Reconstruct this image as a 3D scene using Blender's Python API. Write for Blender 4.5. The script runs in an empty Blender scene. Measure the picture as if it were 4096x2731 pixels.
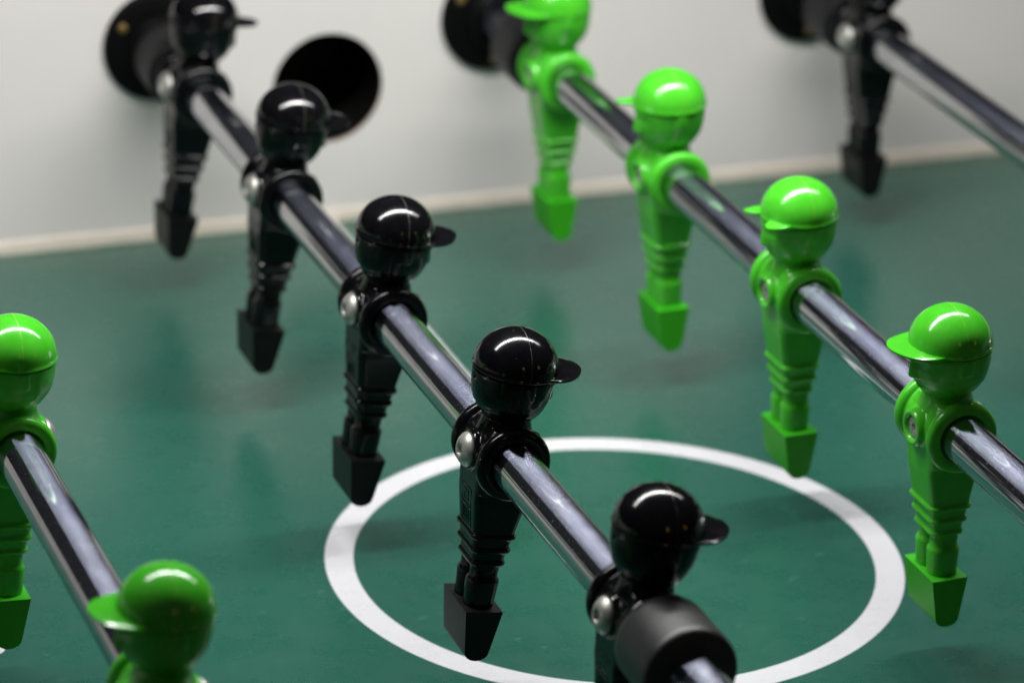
import bpy, bmesh, math, random
from mathutils import Vector, Matrix
S = 0.01                       # modelled in centimetres, stored in metres
pi = math.pi
random.seed(7)
scene = bpy.context.scene
COL = scene.collection

# ------------------------------------------------------------------ layout (cm)
PITCH = 15.303                 # distance between neighbouring rods
RODH = 8.976                   # rod height over the field
STEP = 12.451                  # distance between players on a five-player rod
ROD_R = 0.795
CIRC_Y = -34.96
NEAR_Y = -71.0
WALL_H = 12.2

# ------------------------------------------------------------------ materials
def mat(name):
    m = bpy.data.materials.new(name); m.use_nodes = True
    nt = m.node_tree
    return m, nt, nt.nodes['Principled BSDF']
def N(nt, typ, **kw):
    n = nt.nodes.new(typ)
    for k, v in kw.items(): setattr(n, k, v)
    return n
def noise(nt, scale, detail=4, rough=.6, vec=None, dist=0):
    n = N(nt, 'ShaderNodeTexNoise'); n.inputs['Scale'].default_value = scale
    n.inputs['Detail'].default_value = detail; n.inputs['Roughness'].default_value = rough
    n.inputs['Distortion'].default_value = dist
    if vec is not None: nt.links.new(vec, n.inputs['Vector'])
    return n
def ramp(nt, fac, stops, mode='LINEAR'):
    r = N(nt, 'ShaderNodeValToRGB'); nt.links.new(fac, r.inputs['Fac'])
    e = r.color_ramp.elements; r.color_ramp.interpolation = mode
    while len(e) < len(stops): e.new(.5)
    for el, (p, c) in zip(e, stops):
        el.position = p; el.color = (c, c, c, 1) if not hasattr(c, '__len__') else tuple(c) + (1,)
    return r
def math_(nt, op, a, b=None, c=None):
    m = N(nt, 'ShaderNodeMath', operation=op)
    for i, v in enumerate((a, b, c)):
        if v is None: continue
        if isinstance(v, (int, float)): m.inputs[i].default_value = v
        else: nt.links.new(v, m.inputs[i])
    return m.outputs[0]
def mix(nt, fac, a, b):
    m = N(nt, 'ShaderNodeMix', data_type='RGBA')
    if isinstance(fac, (int, float)): m.inputs[0].default_value = fac
    else: nt.links.new(fac, m.inputs[0])
    for i, v in ((6, a), (7, b)):
        if hasattr(v, '__len__'): m.inputs[i].default_value = tuple(v) + (1,)
        else: nt.links.new(v, m.inputs[i])
    return m.outputs[2]
def bump(nt, bsdf, h, strength, dist):
    b = N(nt, 'ShaderNodeBump'); b.inputs['Strength'].default_value = strength
    b.inputs['Distance'].default_value = dist; nt.links.new(h, b.inputs['Height'])
    nt.links.new(b.outputs[0], bsdf.inputs['Normal'])
def objco(nt):
    return N(nt, 'ShaderNodeTexCoord').outputs['Object']

def plastic(name, col, col2, rough, seam=None, sss=0, scuff=.35, ior=1.5):
    """glossy moulded plastic with handling haze, specks and (for caps) the mould seam in the x=0 plane"""
    m, nt, b = mat(name)
    co = objco(nt)
    n1 = noise(nt, 180, 5, .65, co); n2 = noise(nt, 900, 3, .6, co)
    base = mix(nt, ramp(nt, n1.outputs[0], [(.35, 0), (.75, 1)]).outputs[0], col, col2)
    r = ramp(nt, n1.outputs[0], [(.3, rough), (.7, rough + .06)]).outputs[0]
    sp = ramp(nt, n2.outputs[0], [(.68, 0), (.74, 1)]).outputs[0]
    dust = mix(nt, math_(nt, 'MULTIPLY', sp, scuff * .25), base, (.35, .35, .33))
    if seam:
        sx = N(nt, 'ShaderNodeSeparateXYZ'); nt.links.new(co, sx.inputs[0])
        wob = math_(nt, 'MULTIPLY', math_(nt, 'SUBTRACT', noise(nt, 60, 2, .5, co).outputs[0], .5), .0003)
        ax = math_(nt, 'ABSOLUTE', math_(nt, 'ADD', sx.outputs[0], wob))
        ln = math_(nt, 'LESS_THAN', ax, .00013)
        brk = ramp(nt, noise(nt, 500, 2, .5, co).outputs[0], [(.35, .2), (.6, 1)]).outputs[0]
        ln = math_(nt, 'MULTIPLY', ln, brk)
        dust = mix(nt, math_(nt, 'MULTIPLY', ln, .55), dust, seam)
        r = math_(nt, 'ADD', r, math_(nt, 'MULTIPLY', ln, .3))
    nt.links.new(dust, b.inputs['Base Color']); nt.links.new(r, b.inputs['Roughness'])
    b.inputs['IOR'].default_value = ior
    if sss:
        b.inputs['Subsurface Weight'].default_value = sss
        b.inputs['Subsurface Radius'].default_value = (.3, 1, .2)
        b.inputs['Subsurface Scale'].default_value = .0015
    bump(nt, b, n1.outputs[0], .06, .0004)
    return m
BLK, BLK2 = (.0018, .0018, .0026), (.0035, .0035, .0045)
GRN, GRN2 = (.052, .44, .016), (.074, .49, .028)
M_black = plastic('black gloss plastic', BLK, BLK2, .13, scuff=.35, ior=1.38)
M_black_cap = plastic('black gloss cap plastic', BLK, BLK2, .10, seam=(.11, .105, .09), scuff=.4, ior=1.46)
M_green = plastic('green gloss plastic', GRN, GRN2, .22, sss=.12, scuff=.3)
M_green_cap = plastic('green gloss cap plastic', GRN, GRN2, .13, seam=(.3, .4, .05), sss=.12, scuff=.3)

def foot_material(name, col, edge, rough, ior):
    m, nt, b = mat(name); co = objco(nt)
    w1 = N(nt, 'ShaderNodeTexWave', wave_type='BANDS', bands_direction='DIAGONAL'); w1.inputs['Scale'].default_value = 900
    w1.inputs['Distortion'].default_value = 1.5
    nt.links.new(co, w1.inputs['Vector'])
    n = noise(nt, 260, 5, .7, co)
    nt.links.new(mix(nt, ramp(nt, n.outputs[0], [(.45, 0), (.8, 1)]).outputs[0], col, edge), b.inputs['Base Color'])
    b.inputs['Roughness'].default_value = rough; b.inputs['IOR'].default_value = ior
    bump(nt, b, math_(nt, 'ADD', w1.outputs[0], n.outputs[0]), .25, .0004)
    return m
M_black_foot = foot_material('black scuffed foot plastic', (.002, .002, .0024), (.006, .006, .0065), .40, 1.32)
M_green_foot = foot_material('green scuffed foot plastic', (.035, .40, .008), (.06, .43, .016), .46, 1.32)

def simple(name, col, rough, metal=0, nscale=0, amt=.2, bmp=0, ior=1.4):
    m, nt, b = mat(name); b.inputs['IOR'].default_value = ior
    b.inputs['Base Color'].default_value = tuple(col) + (1,); b.inputs['Roughness'].default_value = rough
    b.inputs['Metallic'].default_value = metal
    if nscale:
        n = noise(nt, nscale, 5, .65, objco(nt))
        c2 = tuple(max(0, c * (1 - amt)) for c in col)
        nt.links.new(mix(nt, ramp(nt, n.outputs[0], [(.3, 0), (.7, 1)]).outputs[0], c2, col), b.inputs['Base Color'])
        if bmp: bump(nt, b, n.outputs[0], bmp, .0005)
    return m
M_screw = simple('zinc plated steel', (.55, .54, .51), .46, .8, 700, .3, .25)
M_dark = simple('dark recess', (.01, .01, .01), .7, nscale=200)
M_rubber = simple('black rubber', (.010, .010, .012), .48, nscale=400, amt=.35, bmp=.15, ior=1.3)
M_flange = simple('black bearing plastic', (.0015, .0015, .002), .5, nscale=300, amt=.3, bmp=.05, ior=1.25)
M_brass = simple('brass screw metal', (.22, .15, .05), .5, .6, 600, .2)
M_cup = simple('black cup plastic', (.002, .002, .002), .5, nscale=200)
M_wood = simple('raw fibreboard edge', (.32, .20, .12), .8, nscale=900, amt=.4, bmp=.3)
M_base = simple('dark cabinet laminate', (.03, .03, .03), .5, nscale=100)

def chrome():
    """mirror chrome under a film of fine grinding marks that run round the rod and smear highlights along it"""
    m, nt, b = mat('polished chrome rod')
    co = objco(nt)
    mp = N(nt, 'ShaderNodeMapping'); mp.inputs['Scale'].default_value = (1, .45, 1); nt.links.new(co, mp.inputs[0])
    n1 = noise(nt, 170, 5, .7, mp.outputs[0]); n2 = noise(nt, 1500, 2, .6, co); n3 = noise(nt, 70, 4, .65, mp.outputs[0])
    sp = ramp(nt, n2.outputs[0], [(.68, 0), (.73, 1)]).outputs[0]
    c = mix(nt, ramp(nt, n1.outputs[0], [(.32, 0), (.68, 1)]).outputs[0], (.46, .46, .46), (.62, .62, .62))
    nt.links.new(c, b.inputs['Base Color']); b.inputs['Metallic'].default_value = 1
    nt.links.new(math_(nt, 'ADD', ramp(nt, n3.outputs[0], [(.3, .05), (.75, .12)]).outputs[0], math_(nt, 'MULTIPLY', sp, .25)), b.inputs['Roughness'])
    bp = N(nt, 'ShaderNodeBump'); bp.inputs['Strength'].default_value = .03; bp.inputs['Distance'].default_value = .0002
    nt.links.new(n1.outputs[0], bp.inputs['Height']); nt.links.new(bp.outputs[0], b.inputs['Normal'])
    g = N(nt, 'ShaderNodeBsdfAnisotropic'); g.distribution = 'BECKMANN'
    tg = N(nt, 'ShaderNodeTangent', direction_type='RADIAL', axis='Y'); nt.links.new(tg.outputs[0], g.inputs['Tangent'])
    nt.links.new(mix(nt, ramp(nt, n3.outputs[0], [(.3, 0), (.7, 1)]).outputs[0], (.44, .48, .70), (.68, .72, .90)), g.inputs['Color'])
    g.inputs['Roughness'].default_value = .30; g.inputs['Anisotropy'].default_value = ANISO; g.inputs['Rotation'].default_value = 0
    ms = N(nt, 'ShaderNodeMixShader')
    nt.links.new(ramp(nt, n1.outputs[0], [(.3, HAZE * .75), (.7, HAZE * 1.2)]).outputs[0], ms.inputs[0])
    nt.links.new(b.outputs[0], ms.inputs[1]); nt.links.new(g.outputs[0], ms.inputs[2])
    nt.links.new(ms.outputs[0], nt.nodes['Material Output'].inputs['Surface'])
    return m
ANISO, HAZE = .77, .16
M_chrome = chrome()

def field_material(cx, cy, r_out, r_in, line_end):
    m, nt, b = mat('green playfield laminate with white markings')
    g = N(nt, 'ShaderNodeNewGeometry'); sx = N(nt, 'ShaderNodeSeparateXYZ'); nt.links.new(g.outputs['Position'], sx.inputs[0])
    X, Y = sx.outputs[0], sx.outputs[1]
    dy = math_(nt, 'SUBTRACT', Y, cy); d = math_(nt, 'SQRT', math_(nt, 'ADD', math_(nt, 'MULTIPLY', X, X), math_(nt, 'MULTIPLY', dy, dy)))
    e = .0003
    def edge(v, a):  # smooth step at a
        mr = N(nt, 'ShaderNodeMapRange'); mr.interpolation_type = 'SMOOTHSTEP'
        nt.links.new(v, mr.inputs[0]); mr.inputs[1].default_value = a - e; mr.inputs[2].default_value = a + e
        return mr.outputs[0]
    ring = math_(nt, 'MULTIPLY', edge(d, r_in), math_(nt, 'SUBTRACT', 1, edge(d, r_out)))
    ln = math_(nt, 'MULTIPLY', math_(nt, 'SUBTRACT', 1, edge(math_(nt, 'ABSOLUTE', X), .0048)), edge(d, (r_out + r_in) / 2))
    white = math_(nt, 'MAXIMUM', ring, ln)
    # small printed spot beside the goal area, at the left edge of the photograph
    dx2 = math_(nt, 'ADD', X, .2318); dy2 = math_(nt, 'ADD', Y, .3535)
    d2 = math_(nt, 'SQRT', math_(nt, 'ADD', math_(nt, 'MULTIPLY', dx2, dx2), math_(nt, 'MULTIPLY', dy2, dy2)))
    white = math_(nt, 'MAXIMUM', white, math_(nt, 'SUBTRACT', 1, edge(d2, .0036)))
    co = g.outputs['Position']
    n1 = noise(nt, 9, 4, .6, co); n2 = noise(nt, 1400, 3, .7, co); n3 = noise(nt, 60, 5, .7, co)
    grn = mix(nt, ramp(nt, n1.outputs[0], [(.3, 0), (.7, 1)]).outputs[0], (.0085, .074, .052), (.0115, .087, .060))
    grn = mix(nt, math_(nt, 'MULTIPLY', ramp(nt, n2.outputs[0], [(.45, 0), (.8, 1)]).outputs[0], .13), grn, (.04, .15, .11))
    mps = N(nt, 'ShaderNodeMapping'); mps.inputs['Scale'].default_value = (.6, 1.6, 1); nt.links.new(co, mps.inputs[0])
    ns = noise(nt, 130, 3, .6, mps.outputs[0])
    grn = mix(nt, math_(nt, 'MULTIPLY', ramp(nt, ns.outputs[0], [(.66, 0), (.74, 1)]).outputs[0], .22), grn, (.14, .28, .23))
    wht = mix(nt, n3.outputs[0], (.53, .53, .565), (.60, .60, .63))
    nt.links.new(mix(nt, white, grn, wht), b.inputs['Base Color'])
    r = ramp(nt, n3.outputs[0], [(.3, .24), (.75, .34)]).outputs[0]
    nt.links.new(r, b.inputs['Roughness']); b.inputs['IOR'].default_value = 1.78
    bump(nt, b, n2.outputs[0], .06, .0002)
    return m
M_field = field_material(0, CIRC_Y * S, .10598, .09552, 0)

def wall_material():
    m, nt, b = mat('satin white side wall laminate')
    co = N(nt, 'ShaderNodeNewGeometry').outputs['Position']
    n1 = noise(nt, 14, 4, .6, co); n2 = noise(nt, 700, 3, .6, co)
    c = mix(nt, n1.outputs[0], (.71, .675, .665), (.78, .745, .73))
    c = mix(nt, math_(nt, 'MULTIPLY', ramp(nt, n2.outputs[0], [(.62, 0), (.72, 1)]).outputs[0], .15), c, (.4, .4, .38))
    nt.links.new(c, b.inputs['Base Color']); b.inputs['Roughness'].default_value = .42
    bump(nt, b, n2.outputs[0], .08, .0002)
    return m
M_wall = wall_material()
def strip_material():
    m, nt, b = mat('pale wood base strip')
    co = N(nt, 'ShaderNodeNewGeometry').outputs['Position']
    mp = N(nt, 'ShaderNodeMapping'); mp.inputs['Scale'].default_value = (.12, 1, 1.4); nt.links.new(co, mp.inputs[0])
    n1 = noise(nt, 700, 5, .7, mp.outputs[0]); n2 = noise(nt, 40, 3, .6, co)
    c = mix(nt, ramp(nt, n1.outputs[0], [(.3, 0), (.7, 1)]).outputs[0], (.72, .63, .54), (.90, .83, .75))
    c = mix(nt, math_(nt, 'MULTIPLY', n2.outputs[0], .25), c, (.62, .50, .40))
    nt.links.new(c, b.inputs['Base Color']); b.inputs['Roughness'].default_value = .6
    bump(nt, b, n1.outputs[0], .2, .0003)
    return m
M_strip = strip_material()

# ------------------------------------------------------------------ mesh helpers (bmesh in cm)
def V(bm, p): return bm.verts.new(Vector(p))
def add_lathe(bm, prof, segs=48, axis='Z', frm=None, cap=True, rmod=None):
    """prof: list of (radius, height); closed at both ends when cap"""
    rings = []
    for (r, h) in prof:
        ring = []
        for i in range(segs):
            a = 2 * pi * i / segs
            rr = r if rmod is None else rmod(r, h, a)
            p = Vector((rr * math.cos(a), rr * math.sin(a), h))
            if axis == 'Y': p = Vector((p.x, p.z, -p.y))
            if axis == 'X': p = Vector((p.z, p.x, p.y))
            if frm is not None: p = frm @ p
            ring.append(bm.verts.new(p))
        rings.append(ring)
    for a, b in zip(rings, rings[1:]):
        for i in range(segs):
            j = (i + 1) % segs
            bm.faces.new((a[i], a[j], b[j], b[i]))
    if cap:
        bm.faces.new(list(reversed(rings[0]))); bm.faces.new(rings[-1])
    return rings
def rrect(hx, hy, r, n=6):
    pts = []
    for (sx, sy, a0) in ((1, 1, 0), (-1, 1, pi / 2), (-1, -1, pi), (1, -1, 1.5 * pi)):
        for k in range(n + 1):
            a = a0 + (pi / 2) * k / n
            pts.append((sx * (hx - r) + r * math.cos(a), sy * (hy - r) + r * math.sin(a)))
    return pts
def add_loft(bm, secs):
    """secs: list of (z, hx, hy, r)"""
    rings = [[bm.verts.new((x, y, z)) for x, y in rrect(hx, hy, r)] for (z, hx, hy, r) in secs]
    n = len(rings[0])
    for a, b in zip(rings, rings[1:]):
        for i in range(n):
            j = (i + 1) % n
            bm.faces.new((a[i], a[j], b[j], b[i]))
    bm.faces.new(list(reversed(rings[0]))); bm.faces.new(rings[-1])
def add_sweep(bm, pts, r, closed=True, seg=8):
    """tube along a closed/open path"""
    n = len(pts); rings = []
    P = [Vector(p) for p in pts]
    for i in range(n):
        a = P[(i - 1) % n] if closed or i > 0 else P[i]
        b = P[(i + 1) % n] if closed or i < n - 1 else P[i]
        t = (b - a).normalized(); up = Vector((0, 0, 1)) if abs(t.z) < .9 else Vector((0, 1, 0))
        s = t.cross(up).normalized(); u = s.cross(t)
        rings.append([bm.verts.new(P[i] + (s * math.cos(2 * pi * k / seg) + u * math.sin(2 * pi * k / seg)) * r) for k in range(seg)])
    for i in range(n if closed else n - 1):
        a, b = rings[i], rings[(i + 1) % n]
        for k in range(seg):
            l = (k + 1) % seg
            bm.faces.new((a[k], a[l], b[l], b[k]))
    if not closed:
        bm.faces.new(list(reversed(rings[0]))); bm.faces.new(rings[-1])
def add_box(bm, c, h):
    vs = [bm.verts.new((c[0] + sx * h[0], c[1] + sy * h[1], c[2] + sz * h[2])) for sx in (-1, 1) for sy in (-1, 1) for sz in (-1, 1)]
    for f in ((0, 1, 3, 2), (4, 6, 7, 5), (0, 4, 5, 1), (2, 3, 7, 6), (0, 2, 6, 4), (1, 5, 7, 3)):
        bm.faces.new([vs[i] for i in f])
def finish(bm, name, material, smooth=True, bevel=0, sharp=35):
    if bevel:
        es = [e for e in bm.edges if len(e.link_faces) == 2 and e.calc_face_angle(0) > math.radians(40)]
        bmesh.ops.bevel(bm, geom=es, offset=bevel, segments=2, profile=.5, affect='EDGES', clamp_overlap=True)
    bmesh.ops.recalc_face_normals(bm, faces=bm.faces[:])
    bmesh.ops.scale(bm, vec=(S, S, S), verts=bm.verts[:])
    me = bpy.data.meshes.new(name); 
    for f in bm.faces: f.smooth = smooth
    if smooth:
        for e in bm.edges:
            if len(e.link_faces) == 2 and e.calc_face_angle(0) > math.radians(sharp): e.smooth = False
    bm.to_mesh(me); bm.free(); me.materials.append(material)
    return me
def remeshed(bm, name, material, voxel, smooth_it, extra=None):
    """union every overlapping piece of bm into one smooth skin"""
    bmesh.ops.recalc_face_normals(bm, faces=bm.faces[:])
    me = bpy.data.meshes.new('tmp'); bm.to_mesh(me); bm.free()
    o = bpy.data.objects.new('tmp', me); COL.objects.link(o)
    r = o.modifiers.new('r', 'REMESH'); r.mode = 'VOXEL'; r.voxel_size = voxel
    if smooth_it:
        s = o.modifiers.new('s', 'SMOOTH'); s.factor = .5; s.iterations = smooth_it
    dg = bpy.context.evaluated_depsgraph_get(); dg.update()
    out = bpy.data.meshes.new_from_object(o.evaluated_get(dg))
    bpy.data.objects.remove(o); bpy.data.meshes.remove(me)
    b2 = bmesh.new(); b2.from_mesh(out); bpy.data.meshes.remove(out)
    if extra: extra(b2)
    return finish(b2, name, material, sharp=80)

# ------------------------------------------------------------------ the player: faces +x, rod along y, origin on the rod's axis
def trunk_half(z):
    pts = [(-.9, .98, .98), (-1.6, .93, .96), (-2.83, .72, .88), (-3.33, .63, .83), (-3.83, .54, .76), (-4.1, .48, .70)]
    for (z0, x0, y0), (z1, x1, y1) in zip(pts, pts[1:]):
        if z <= z0 and z >= z1:
            t = (z - z0) / (z1 - z0); return x0 + (x1 - x0) * t, y0 + (y1 - y0) * t
    return pts[-1][1:]
def torso_mesh(name, material):
    bm = bmesh.new()
    # sleeve with a rounded flange at each end and a shallow recess round the rod
    half = [(1.10, .95), (1.22, 1.02), (1.285, 1.12), (1.30, 1.24), (1.27, 1.36), (1.19, 1.43), (1.08, 1.46), (.90, 1.45), (.85, 1.40), (.83, 1.28), (.0, 1.26)]
    prof = [(r if r > 0 else .02, h) for r, h in reversed([(r, -h) for r, h in half][::1])] + [(r if r > 0 else .02, h) for r, h in half]
    add_lathe(bm, prof, 56, 'Y')
    # chest block
    def blk(z, hx, hy, r): return (z, hx, hy, r)
    add_loft(bm, [blk(-1.25, .95, 1.1, .35), blk(-.6, 1.0, 1.15, .35), blk(.3, .98, 1.15, .4), blk(.75, .86, 1.1, .42), blk(1.0, .70, 1.02, .45)])
    # neck
    add_lathe(bm, [(.98, .7), (.88, 1.0), (.82, 1.25), (.84, 1.45)], 40)
    # trunk
    add_loft(bm, [(z,) + trunk_half(z) + (.24,) for z in (-.9, -1.3, -1.6, -2.2, -2.83, -3.33, -3.83, -4.08)])
    # ribs
    for z in (-2.83, -3.33, -3.83):
        hx, hy = trunk_half(z)
        add_sweep(bm, [(x, y, z) for x, y in rrect(hx + .02, hy + .03, .26)], .088)
    # bosses: ring in front, cup behind
    add_lathe(bm, [(.70, .85), (.67, 1.18), (.62, 1.29), (.54, 1.33), (.46, 1.30), (.40, 1.22), (.385, 1.08), (.02, 1.07)], 48, 'X')
    add_lathe(bm, [(.70, -.9), (.69, -1.10), (.64, -1.16), (.02, -1.16)][::-1], 40, 'X')
    def relief(b2):
        # mould marks raised on the plate behind: two framed panels and fine bars
        def xb(z): return -(trunk_half(z)[0] + .004)
        for z0, z1 in ((-1.30, -1.92), (-2.0, -2.62)):
            fr = [(xb(z0), -.42, z0), (xb(z0), .42, z0), (xb(z1), .42, z1), (xb(z1), -.42, z1)]
            add_sweep(b2, fr, .018, True, 6)
        for y in (-.22, -.05, .12, .27):
            add_sweep(b2, [(xb(-2.1), y, -2.1), (xb(-2.52), y, -2.52)], .018, False, 6)
        add_sweep(b2, [(xb(-1.45), .2, -1.45), (xb(-1.45), -.18, -1.45), (xb(-1.78), -.18, -1.78), (xb(-1.78), .2, -1.78), (xb(-1.62), .2, -1.62)], .018, False, 6)
    return remeshed(bm, name, material, .036, 4, relief)
def leg_mesh(name, material, sy):
    bm = bmesh.new()
    def sec(z, hx, hy, r): 
        return [(x, y + sy * .43, z) for x, y in rrect(hx, hy, r)]
    secs = [sec(-3.75, .50, .38, .33), sec(-4.33, .47, .37, .33), sec(-4.40, .50, .40, .36), sec(-4.46, .55, .435, .39), sec(-4.54, .565, .44, .40),
            sec(-5.0, .54, .43, .39), sec(-5.40, .52, .42, .38), sec(-5.52, .52, .42, .38)]
    rings = [[bm.verts.new(p) for p in s] for s in secs]; n = len(rings[0])
    for a, b in zip(rings, rings[1:]):
        for i in range(n):
            j = (i + 1) % n; bm.faces.new((a[i], a[j], b[j], b[i]))
    bm.faces.new(list(reversed(rings[0]))); bm.faces.new(rings[-1])
    return finish(bm, name, material, sharp=75)
def foot_mesh(name, material):
    bm = bmesh.new()
    # wedge section in x-z, extruded along y
    prof = [(-.67, -5.44), (-.44, -6.92)]
    for k in range(1, 8):
        a = pi + pi * k / 8
        prof.append((.44 * math.cos(a), -6.94 + .34 * math.sin(a)))
    prof += [(.44, -6.92), (.67, -5.44)]
    rows = []
    for y, s in ((-1.12, 1), (1.12, 1)):
        rows.append([bm.verts.new((x, y * (1 if z > -6 else .965), z)) for x, z in prof])
    n = len(prof)
    for i in range(n):
        j = (i + 1) % n; bm.faces.new((rows[0][i], rows[0][j], rows[1][j], rows[1][i]))
    bm.faces.new(rows[0]); bm.faces.new(list(reversed(rows[1])))
    return finish(bm, name, material, bevel=.055, sharp=50)
RIM = 2.93
def head_mesh(name, material):
    bm = bmesh.new()
    prof = [(.76, 1.0), (.80, 1.20), (.88, 1.33), (1.0, 1.45), (1.11, 1.60), (1.21, 1.80), (1.28, 2.0), (1.335, 2.25), (1.365, 2.5), (1.38, 2.75), (1.375, 2.83), (1.30, 2.87), (1.28, RIM + .02)]
    # refine
    P = []
    for (a, b) in zip(prof, prof[1:]):
        for k in range(5): P.append((a[0] + (b[0] - a[0]) * k / 5, a[1] + (b[1] - a[1]) * k / 5))
    P.append(prof[-1])
    def g(x, s): return math.exp(-(x / s) ** 2)
    def sm(x, w): return max(0, min(1, .5 + x / w))
    def mod(r, h, a):
        d = (a + pi) % (2 * pi) - pi          # 0 in front
        arc = d * r
        t = 0
        # nose: widens and stands out towards its tip
        if 1.93 < h < 2.72:
            u = (2.72 - h) / .79
            t += .24 * u * g(arc, .13 + .10 * u)
        elif 1.84 < h <= 1.93: t += .24 * (h - 1.84) / .09 * g(arc, .23)
        # brow, eyes, mouth, chin
        t += .05 * g(h - 2.70, .10) * g(arc, .9)
        for e in (-.42, .42): t -= .09 * g(h - 2.48, .13) * g(arc - e, .20)
        t += .07 * g(h - 1.70, .05) * g(arc, .34) - .06 * g(h - 1.62, .035) * g(arc, .36) + .07 * g(h - 1.54, .05) * g(arc, .30)
        t += .06 * g(h - 1.36, .10) * g(arc, .32)
        # raised sideburn / ear tab on each side
        for sgn in (-1, 1):
            q = (d - sgn * pi / 2) * r
            t += .065 * sm(.24 - abs(q), .05) * sm(h - 2.28, .05)
        # hair step at the back of the head
        t += .03 * sm(abs(d) - 1.95, .06) * sm(h - 1.75, .06)
        t -= .14 * g((pi - abs(d)) * r, .085) * g(h - 2.66, .085)   # moulding hole at the back
        return r + t
    add_lathe(bm, P, 144, rmod=mod)
    return finish(bm, name, material, sharp=70)
def cap_mesh(name, material):
    bm = bmesh.new()
    prof = [(.9, RIM - .01), (1.39, RIM - .015), (1.445, RIM - .005), (1.465, RIM + .025), (1.455, RIM + .06), (1.437, RIM + .08)]
    R, Hh = 1.435, 1.345
    for k in range(1, 22):
        a = (pi / 2) * k / 22
        prof.append((R * math.cos(a), RIM + .08 + (Hh - .03) * math.sin(a)))
    prof.append((.03, RIM + .05 + Hh))
    add_lathe(bm, prof, 96)
    # little vent hole plug low on the back of the head
    return finish(bm, name, material, sharp=60)
def brim_mesh(name, material, ext):
    bm = bmesh.new()
    nA, nR = 64, 8
    A = math.radians(60)
    x0, ea, eb = .80, 1.47, 1.24
    def outline(a):                       # distance from the head's axis to an ellipse round (x0, 0)
        c, s_ = math.cos(a), math.sin(a)
        qa = (c / ea) ** 2 + (s_ / eb) ** 2; qb = -2 * x0 * c / ea ** 2; qc = (x0 / ea) ** 2 - 1
        return max(1.40, (-qb + math.sqrt(qb * qb - 4 * qa * qc)) / (2 * qa))
    top, bot = [], []
    for i in range(nA + 1):
        a = -A + 2 * A * i / nA
        u = a / A
        full = outline(a)
        ro = 1.385 + (full - 1.385) * ext(u)
        rt, rb = [], []
        for k in range(nR + 1):
            t = k / nR; r = 1.36 + (ro - 1.36) * t
            x, y = r * math.cos(a), r * math.sin(a)
            z = RIM + .05 + .05 * (x - 1.2) - .05 * (y * y) * max(0, min(1, (x - .7)))
            th = .055 * (1 - .55 * max(0, t - .75) / .25)
            rt.append(bm.verts.new((x, y, z + th + .02))); rb.append(bm.verts.new((x, y, z - th)))
        top.append(rt); bot.append(rb)
    for i in range(nA):
        for k in range(nR):
            bm.faces.new((top[i][k], top[i][k + 1], top[i + 1][k + 1], top[i + 1][k]))
            bm.faces.new((bot[i][k], bot[i + 1][k], bot[i + 1][k + 1], bot[i][k + 1]))
        bm.faces.new((top[i][nR], bot[i][nR], bot[i + 1][nR], top[i + 1][nR]))
        bm.faces.new((top[i][0], top[i + 1][0], bot[i + 1][0], bot[i][0]))
    for i in (0, nA):
        for k in range(nR):
            f = (top[i][k], bot[i][k], bot[i][k + 1], top[i][k + 1])
            bm.faces.new(f if i == 0 else tuple(reversed(f)))
    return finish(bm, name, material, sharp=55)
def screw_back_mesh():
    bm = bmesh.new()
    def hexa(r, h, a):
        if r < .24:
            k = (a % (pi / 3)) - pi / 6
            return r / math.cos(k) * .92
        return r
    prof = [(.02, -1.27), (.19, -1.27), (.20, -1.44), (.235, -1.475), (.25, -1.48), (.34, -1.465), (.44, -1.41), (.53, -1.32), (.585, -1.24), (.59, -1.19), (.57, -1.15), (.02, -1.13)]
    add_lathe(bm, prof, 48, 'X', rmod=hexa)
    return finish(bm, 'screw', M_screw, sharp=45)
def screw_front_mesh():
    bm = bmesh.new()
    def star(r, h, a):
        return r * (1 + .25 * math.cos(6 * a)) if r < .2 else r
    prof = [(.02, 1.10), (.12, 1.10), (.135, 1.19), (.25, 1.205), (.335, 1.205), (.37, 1.18), (.37, 1.0), (.02, .99)]
    add_lathe(bm, prof, 60, 'X', rmod=star)
    return finish(bm, 'screw', M_screw, sharp=45)
MS_back, MS_front = screw_back_mesh(), screw_front_mesh()
def ext_full(u): return 1.0
def bumpf(u, c, w): return max(0, 1 - abs((u - c) / w) ** 2.5) if abs(u - c) < w else 0
def ext_chipped(u):            # a bite out of the middle, a long stub on one side and a short one on the other
    return max(.95 * bumpf(u, -.47, .30), 1.25 * bumpf(u, .66, .34))
def ext_spike(u):              # only a narrow spike is left
    return max(1.0 * bumpf(u, -.36, .27), .18 * bumpf(u, .55, .2))
def ext_narrow(u): return 1.0 * bumpf(u, -.1, .42)

DATA = {}
def figure_data(key, mb, mc, mf):
    d = {}
    d['torso'] = torso_mesh('torso', mb)
    d['leg_a'], d['leg_b'] = leg_mesh('leg', mb, -1), leg_mesh('leg', mb, 1)
    d['foot'] = foot_mesh('foot', mf)
    d['head'] = head_mesh('head', mb)
    d['cap'] = cap_mesh('cap', mc)
    for nm, fn in (('full', ext_full), ('chipped', ext_chipped), ('spike', ext_spike), ('narrow', ext_narrow)):
        d['brim_' + nm] = brim_mesh('brim', mc, fn)
    DATA[key] = d
figure_data('black', M_black, M_black_cap, M_black_foot)
figure_data('green', M_green, M_green_cap, M_green_foot)

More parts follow.
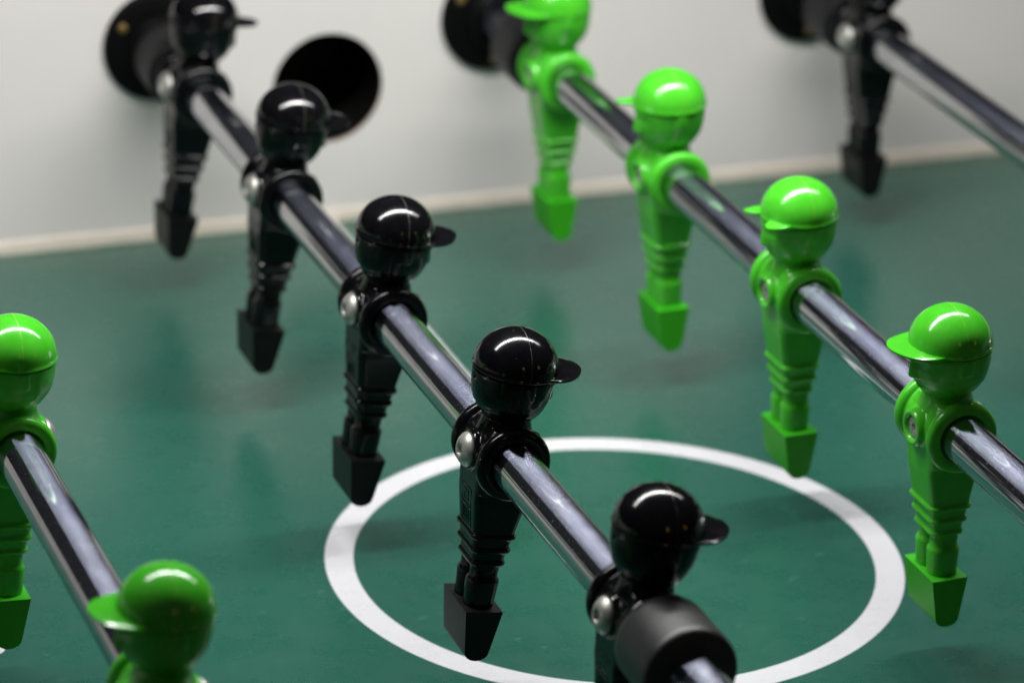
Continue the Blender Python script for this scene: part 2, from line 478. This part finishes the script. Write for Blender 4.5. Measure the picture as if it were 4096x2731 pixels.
def link(name, data, parent=None):
    o = bpy.data.objects.new(name, data); COL.objects.link(o)
    if parent is not None: o.parent = parent
    return o
def tag(o, label=None, cat=None, group=None, kind=None):
    if label: o['label'] = label
    if cat: o['category'] = cat
    if group: o['group'] = group
    if kind: o['kind'] = kind
    return o
def player(colour, rod_x, y, tilt, label, brim='full', brim_label=None, lift=0):
    """tilt: degrees the head leans towards +x"""
    d = DATA[colour]
    root = bpy.data.objects.new('foosball_player', None); COL.objects.link(root)
    root.empty_display_size = .01
    root.location = (rod_x * S, y * S, RODH * S)
    if colour == 'black': root.rotation_euler = (0, math.radians(tilt), 0)
    else:
        root.rotation_mode = 'XYZ'; root.rotation_euler = (0, math.radians(-tilt), pi)
        root.rotation_euler = (Matrix.Rotation(math.radians(tilt), 3, 'Y') @ Matrix.Rotation(pi, 3, 'Z')).to_euler()
    tag(root, label, 'foosball player', '%s players on the rods' % colour)
    link('torso', d['torso'], root)
    link('leg', d['leg_a'], root); link('leg', d['leg_b'], root)
    link('foot', d['foot'], root); link('head', d['head'], root)
    cap = link('cap', d['cap'], root)
    b = link('brim', d['brim_' + brim], cap)
    if brim_label: b['label'] = brim_label
    link('screw', MS_back, root)
    link('screw', MS_front, root)
    return root

XB, XG, XL, XK = -PITCH / 2, PITCH / 2, -1.5 * PITCH, 1.5 * PITCH
TB, TG = 8.4, -1.1
PB = [-5.634 - STEP * k for k in range(5)]
PG = [-7.834 - STEP * k for k in range(5)]
blk = ['black player farthest back on its rod, beside the round black bearing at the white wall',
       'blurred black player in front of the round black ball hole in the wall',
       'middle player of the five black ones, foot at the far left of the circle',
       'sharply focused black player with its foot over the lower left of the white circle',
       'nearest black player with a fat black rubber bumper against its body']
for k in range(5):
    player('black', XB, PB[k], TB, blk[k], 'narrow' if k == 0 else 'full')
grn = ['blurred green player farthest back, its cap cut by the top of the picture',
       'green player with only a thin spike left of its broken cap brim',
       'green player with a chipped cap brim, foot over the top right of the white circle',
       'green player with a whole cap brim standing just right of the white circle']
for k in range(4):
    player('green', XG, PG[k], TG, grn[k], ('full', 'spike', 'chipped', 'full')[k],
           (None, 'broken brim with one thin spike left', 'broken brim with a bite out of its middle', None)[k])
player('green', XL, -37.554, 3.4, 'green player cut by the left edge of the picture')
player('green', XL, -37.554 - 18.883, 3.4, 'nearest green player in the lower left corner, only head and shoulder in view')
player('black', XK, -6.68, -.15, 'lone black player at top right with its head above the picture')

player('black', XK, -6.68 - 18.883, -.15, 'middle black player of the top right rod, nearer than the lone one in view')
player('black', XK, -6.68 - 2 * 18.883, -.15, 'nearest black player of the top right rod')
player('green', XL, -37.554 + 18.883, 3.4, 'farthest green player of the lower left rod')

# ------------------------------------------------------------------ rods
def rod_mesh():
    bm = bmesh.new()
    prof = [(.60, -82), (.72, -81.9), (ROD_R, -81.7)] + [(ROD_R, -81.7 + 84.4 * k / 24) for k in range(1, 25)] + [(.7, 3.0)]
    add_lathe(bm, prof, 96, 'Y')
    me = finish(bm, 'rod', M_chrome, sharp=40)
    return me
MR = rod_mesh()
for x, lab in ((XL, 'chrome rod at the lower left carrying two green players'), (XB, 'chrome rod through the five black players'),
               (XG, 'chrome rod through the green players right of the circle'), (XK, 'chrome rod at the top right corner with one black player')):
    o = link('chrome_rod', MR); o.location = (x * S, 0, RODH * S)
    tag(o, lab, 'rod', 'chrome rods across the table')

def bumper_mesh():
    bm = bmesh.new()
    prof = [(.80, -1.25), (1.30, -1.28), (1.44, -1.25), (1.51, -1.12), (1.52, -.9), (1.52, .9), (1.51, 1.12), (1.44, 1.25), (1.30, 1.28), (.80, 1.25)]
    add_lathe(bm, prof, 64, 'Y')
    return finish(bm, 'rubber_bumper', M_rubber, sharp=50)
MB_ = bumper_mesh(); MB_.materials.clear(); MB_.materials.append(M_rubber)
MB_near = MB_.copy(); MB_near.materials[0] = simple('black rubber with painted sheen', (.028, .028, .031), .42, nscale=400, amt=.35, bmp=.15, ior=1.5)  # lighter copy of the black rubber: lamp sheen on the near bumper put into colour
for x, y, lab in ((XB, -58.25, 'fat black rubber bumper on the rod in front of the nearest black player'),
                  (XB, PB[0] + 2.85, 'black rubber bumper behind the farthest black player of the five'),
                  (XG, PG[0] + 2.85, 'black rubber bumper behind the farthest green player'),
                  (XK, PB[0] - 1.05 + 2.85, 'black rubber bumper behind the lone black player at top right')):
    o = link('rubber_bumper', MB_near if y < -50 else MB_); o.location = (x * S, y * S, RODH * S)
    tag(o, lab, 'bumper', 'rubber bumpers on the rods')

# ------------------------------------------------------------------ table
table = bpy.data.objects.new('foosball_table', None); COL.objects.link(table)
tag(table, 'green topped foosball table with white side wall and black bearings', 'foosball table')
XA, XZ = -60.0, 60.0
bm = bmesh.new()
vs = [V(bm, p) for p in ((XA, NEAR_Y, 0), (XZ, NEAR_Y, 0), (XZ, 0, 0), (XA, 0, 0))]; bm.faces.new(vs)
vs = [V(bm, p) for p in ((XA, NEAR_Y, -.6), (XZ, NEAR_Y, -.6), (XZ, 0, -.6), (XA, 0, -.6))]; bm.faces.new(vs[::-1])
link('playing_field', finish(bm, 'playing_field', M_field, smooth=False), table)

HOLE_Z, HOLE_R = 6.292, 2.53
def side_wall(hole):
    """slab in local space, front face at y=0 facing -y, thickness 2; round ball hole through it"""
    bm = bmesh.new(); T = 2.0
    n = 64
    q = 3.4                                   # half side of the square patch round the hole
    def quad(a, b, c, d): bm.faces.new([bm.verts.new(p) for p in (a, b, c, d)])
    if hole:
        cx, cz = 0.0, HOLE_Z
        for yy, flip in ((0, 0), (T, 1)):
            def sq(a):
                c, s = math.cos(a), math.sin(a); m = max(abs(c), abs(s)); return (cx + q * c / m, yy, cz + q * s / m)
            for i in range(n):
                a0, a1 = 2 * pi * i / n, 2 * pi * (i + 1) / n
                p = [(cx + HOLE_R * math.cos(a0), yy, cz + HOLE_R * math.sin(a0)), sq(a0), sq(a1), (cx + HOLE_R * math.cos(a1), yy, cz + HOLE_R * math.sin(a1))]
                if flip: p = p[::-1]
                quad(*p)
            z0, z1 = cz - q, cz + q
            for x0, x1, a, b in ((XA, cx - q, -.6, WALL_H), (cx + q, XZ, -.6, WALL_H), (cx - q, cx + q, -.6, z0), (cx - q, cx + q, z1, WALL_H)):
                p = [(x0, yy, a), (x1, yy, a), (x1, yy, b), (x0, yy, b)]
                quad(*(p if not flip else p[::-1]))
        quad((XA, 0, WALL_H), (XZ, 0, WALL_H), (XZ, T, WALL_H), (XA, T, WALL_H))
        quad((XA, 0, -.6), (XA, T, -.6), (XZ, T, -.6), (XZ, 0, -.6))
        bmesh.ops.remove_doubles(bm, verts=bm.verts[:], dist=.0005)
    else:
        add_box(bm, ((XA + XZ) / 2, T / 2, (WALL_H - .6) / 2), ((XZ - XA) / 2, T / 2, (WALL_H + .6) / 2))
    return finish(bm, 'side_wall', M_wall, smooth=False)
w = link('side_wall', side_wall(True), table); w.location = (0, .0006, 0)
# end panels, well outside the picture, close the box for the reflections
for x in (XA, XZ):
    bm = bmesh.new(); add_box(bm, (x + (1 if x > 0 else -1), NEAR_Y / 2, WALL_H / 2 - .3), (1, -NEAR_Y / 2, WALL_H / 2 + .3))
    link('end_wall', finish(bm, 'end_wall', M_wall, smooth=False), table)
# base strip along the foot of the wall
bm = bmesh.new()
n = 60
prof = [(.05, 0.002), (-.02, .002), (-.03, .36), (-.01, .55), (.03, .62), (.06, .62)]
rows = []
for i in range(n + 1):
    x = XA + (XZ - XA) * i / n
    rows.append([bm.verts.new((x, y, z + .012 * math.sin(x * .9) * (z > .2))) for y, z in prof])
for a, b in zip(rows, rows[1:]):
    for k in range(len(prof) - 1): bm.faces.new((a[k], b[k], b[k + 1], a[k + 1]))
link('base_strip', finish(bm, 'base_strip', M_strip, sharp=60), table)
# ball entry hole: raw board edge then black cup
bm = bmesh.new()
c = Matrix.Translation((0, 0, HOLE_Z))
def tube_y(bm, r, y0, y1, cz, close=False):
    a = [bm.verts.new((r * math.cos(2 * pi * i / 64), y0, cz + r * math.sin(2 * pi * i / 64))) for i in range(64)]
    b = [bm.verts.new((r * math.cos(2 * pi * i / 64), y1, cz + r * math.sin(2 * pi * i / 64))) for i in range(64)]
    for i in range(64):
        j = (i + 1) % 64; bm.faces.new((a[i], b[i], b[j], a[j]))
    if close: bm.faces.new(b)
tube_y(bm, HOLE_R - .01, .07, .22, HOLE_Z)
edge = link('hole_edge', finish(bm, 'hole_edge', M_wood, sharp=60), table)
bm = bmesh.new()
tube_y(bm, HOLE_R - .02, .2, 6.0, HOLE_Z, True)
cup = link('ball_entry_cup', finish(bm, 'ball_entry_cup', M_cup, sharp=60), table)
# bearings
def flange_mesh():
    bm = bmesh.new()
    prof = [(.81, .05), (.83, -.55), (1.25, -.62), (1.35, -.5), (1.40, -.30), (2.25, -.26), (2.40, -.20), (2.46, -.08), (2.46, .05)]
    add_lathe(bm, prof, 72, 'Y', cap=False)
    return finish(bm, 'bearing', M_flange, sharp=40)
def dot_mesh():
    bm = bmesh.new()
    add_lathe(bm, [(.02, -.345), (.12, -.33), (.2, -.29), (.22, -.25), (.02, -.24)], 24, 'Y')
    return finish(bm, 'bearing_screw', M_brass, sharp=50)
MF, MD = flange_mesh(), dot_mesh()
for x in (XL, XB, XG, XK):
    f = link('bearing', MF, table); f.location = (x * S, 0, RODH * S)
    for a in (150, 30, 270):
        sc = link('bearing_screw', MD, f)
        sc.location = (1.9 * S * math.cos(math.radians(a)), 0, 1.9 * S * math.sin(math.radians(a)))
# cabinet underneath
bm = bmesh.new(); add_box(bm, (0, NEAR_Y / 2, -8.7), (61, -NEAR_Y / 2 + 2, 8.0))
link('cabinet', finish(bm, 'cabinet', M_base, smooth=False), table)

# ------------------------------------------------------------------ camera
cam = bpy.data.cameras.new('camera'); co = bpy.data.objects.new('camera', cam); COL.objects.link(co)
co.location = (-48.017 * S, -149.419 * S, 61.569 * S)
co.rotation_euler = tuple(math.radians(a) for a in (66.833, -1.793, -20.136))
cam.sensor_width = 36; cam.lens = 15109.057 / 4096 * 36
cam.clip_start = .05; cam.clip_end = 100
cam.dof.use_dof = True; cam.dof.focus_distance = 1.245; cam.dof.aperture_fstop = 9.5
cam.dof.aperture_blades = 0
scene.camera = co

# ------------------------------------------------------------------ light
def strip(name, x, y, z, lx, ly, power, col=(1, .99, .965), spread=150):
    l = bpy.data.lights.new(name, 'AREA'); l.shape = 'RECTANGLE'; l.size = lx; l.size_y = ly
    l.energy = power; l.color = col; l.spread = math.radians(spread)
    o = bpy.data.objects.new(name, l); COL.objects.link(o); o.location = (x, y, z)
    return o
# long thin table lamp running across above the middle of the field
for x0_, x1_, k_ in ((-.41, -.24, .78), (-.24, -.06, 1.2), (-.06, .12, 1.36), (.12, .25, .95), (.25, .43, .45)):
    strip('table_strip_light', (x0_ + x1_) / 2, -.285, .50, x1_ - x0_, .035, 6.0 * k_ * (x1_ - x0_))
# two small warm lamps far off in the room
for p in ((.05, -3.24, 1.16), (2.06, -2.41, .79)):
    l = bpy.data.lights.new('room_lamp', 'AREA'); l.shape = 'RECTANGLE'; l.size = .07; l.size_y = .34
    l.energy = .55; l.color = (1, .62, .16)
    o = bpy.data.objects.new('room_lamp', l); COL.objects.link(o); o.location = p
    o.rotation_euler = (Vector((-.08, -.43, .11)) - Vector(p)).to_track_quat('-Z', 'Y').to_euler()

w = bpy.data.worlds.new('World'); scene.world = w; w.use_nodes = True
nt = w.node_tree; bg = nt.nodes['Background']
tc = N(nt, 'ShaderNodeTexCoord'); sx = N(nt, 'ShaderNodeSeparateXYZ'); nt.links.new(tc.outputs['Generated'], sx.inputs[0])
up = ramp(nt, sx.outputs[2], [(.0, 0), (.6, 1)]).outputs[0]
nz = noise(nt, 4, 4, .6, tc.outputs['Generated'])
room = mix(nt, up, (.008, .0085, .010), (.045, .046, .05))
colr = mix(nt, ramp(nt, nz.outputs[0], [(.35, 0), (.7, .6)]).outputs[0], room, (.01, .01, .012))
nt.links.new(colr, bg.inputs[0]); bg.inputs[1].default_value = 1.0

scene.render.engine = 'CYCLES'
scene.view_settings.view_transform = 'Standard'; scene.view_settings.look = 'None'; scene.view_settings.exposure = 0
scene.cycles.max_bounces = 8
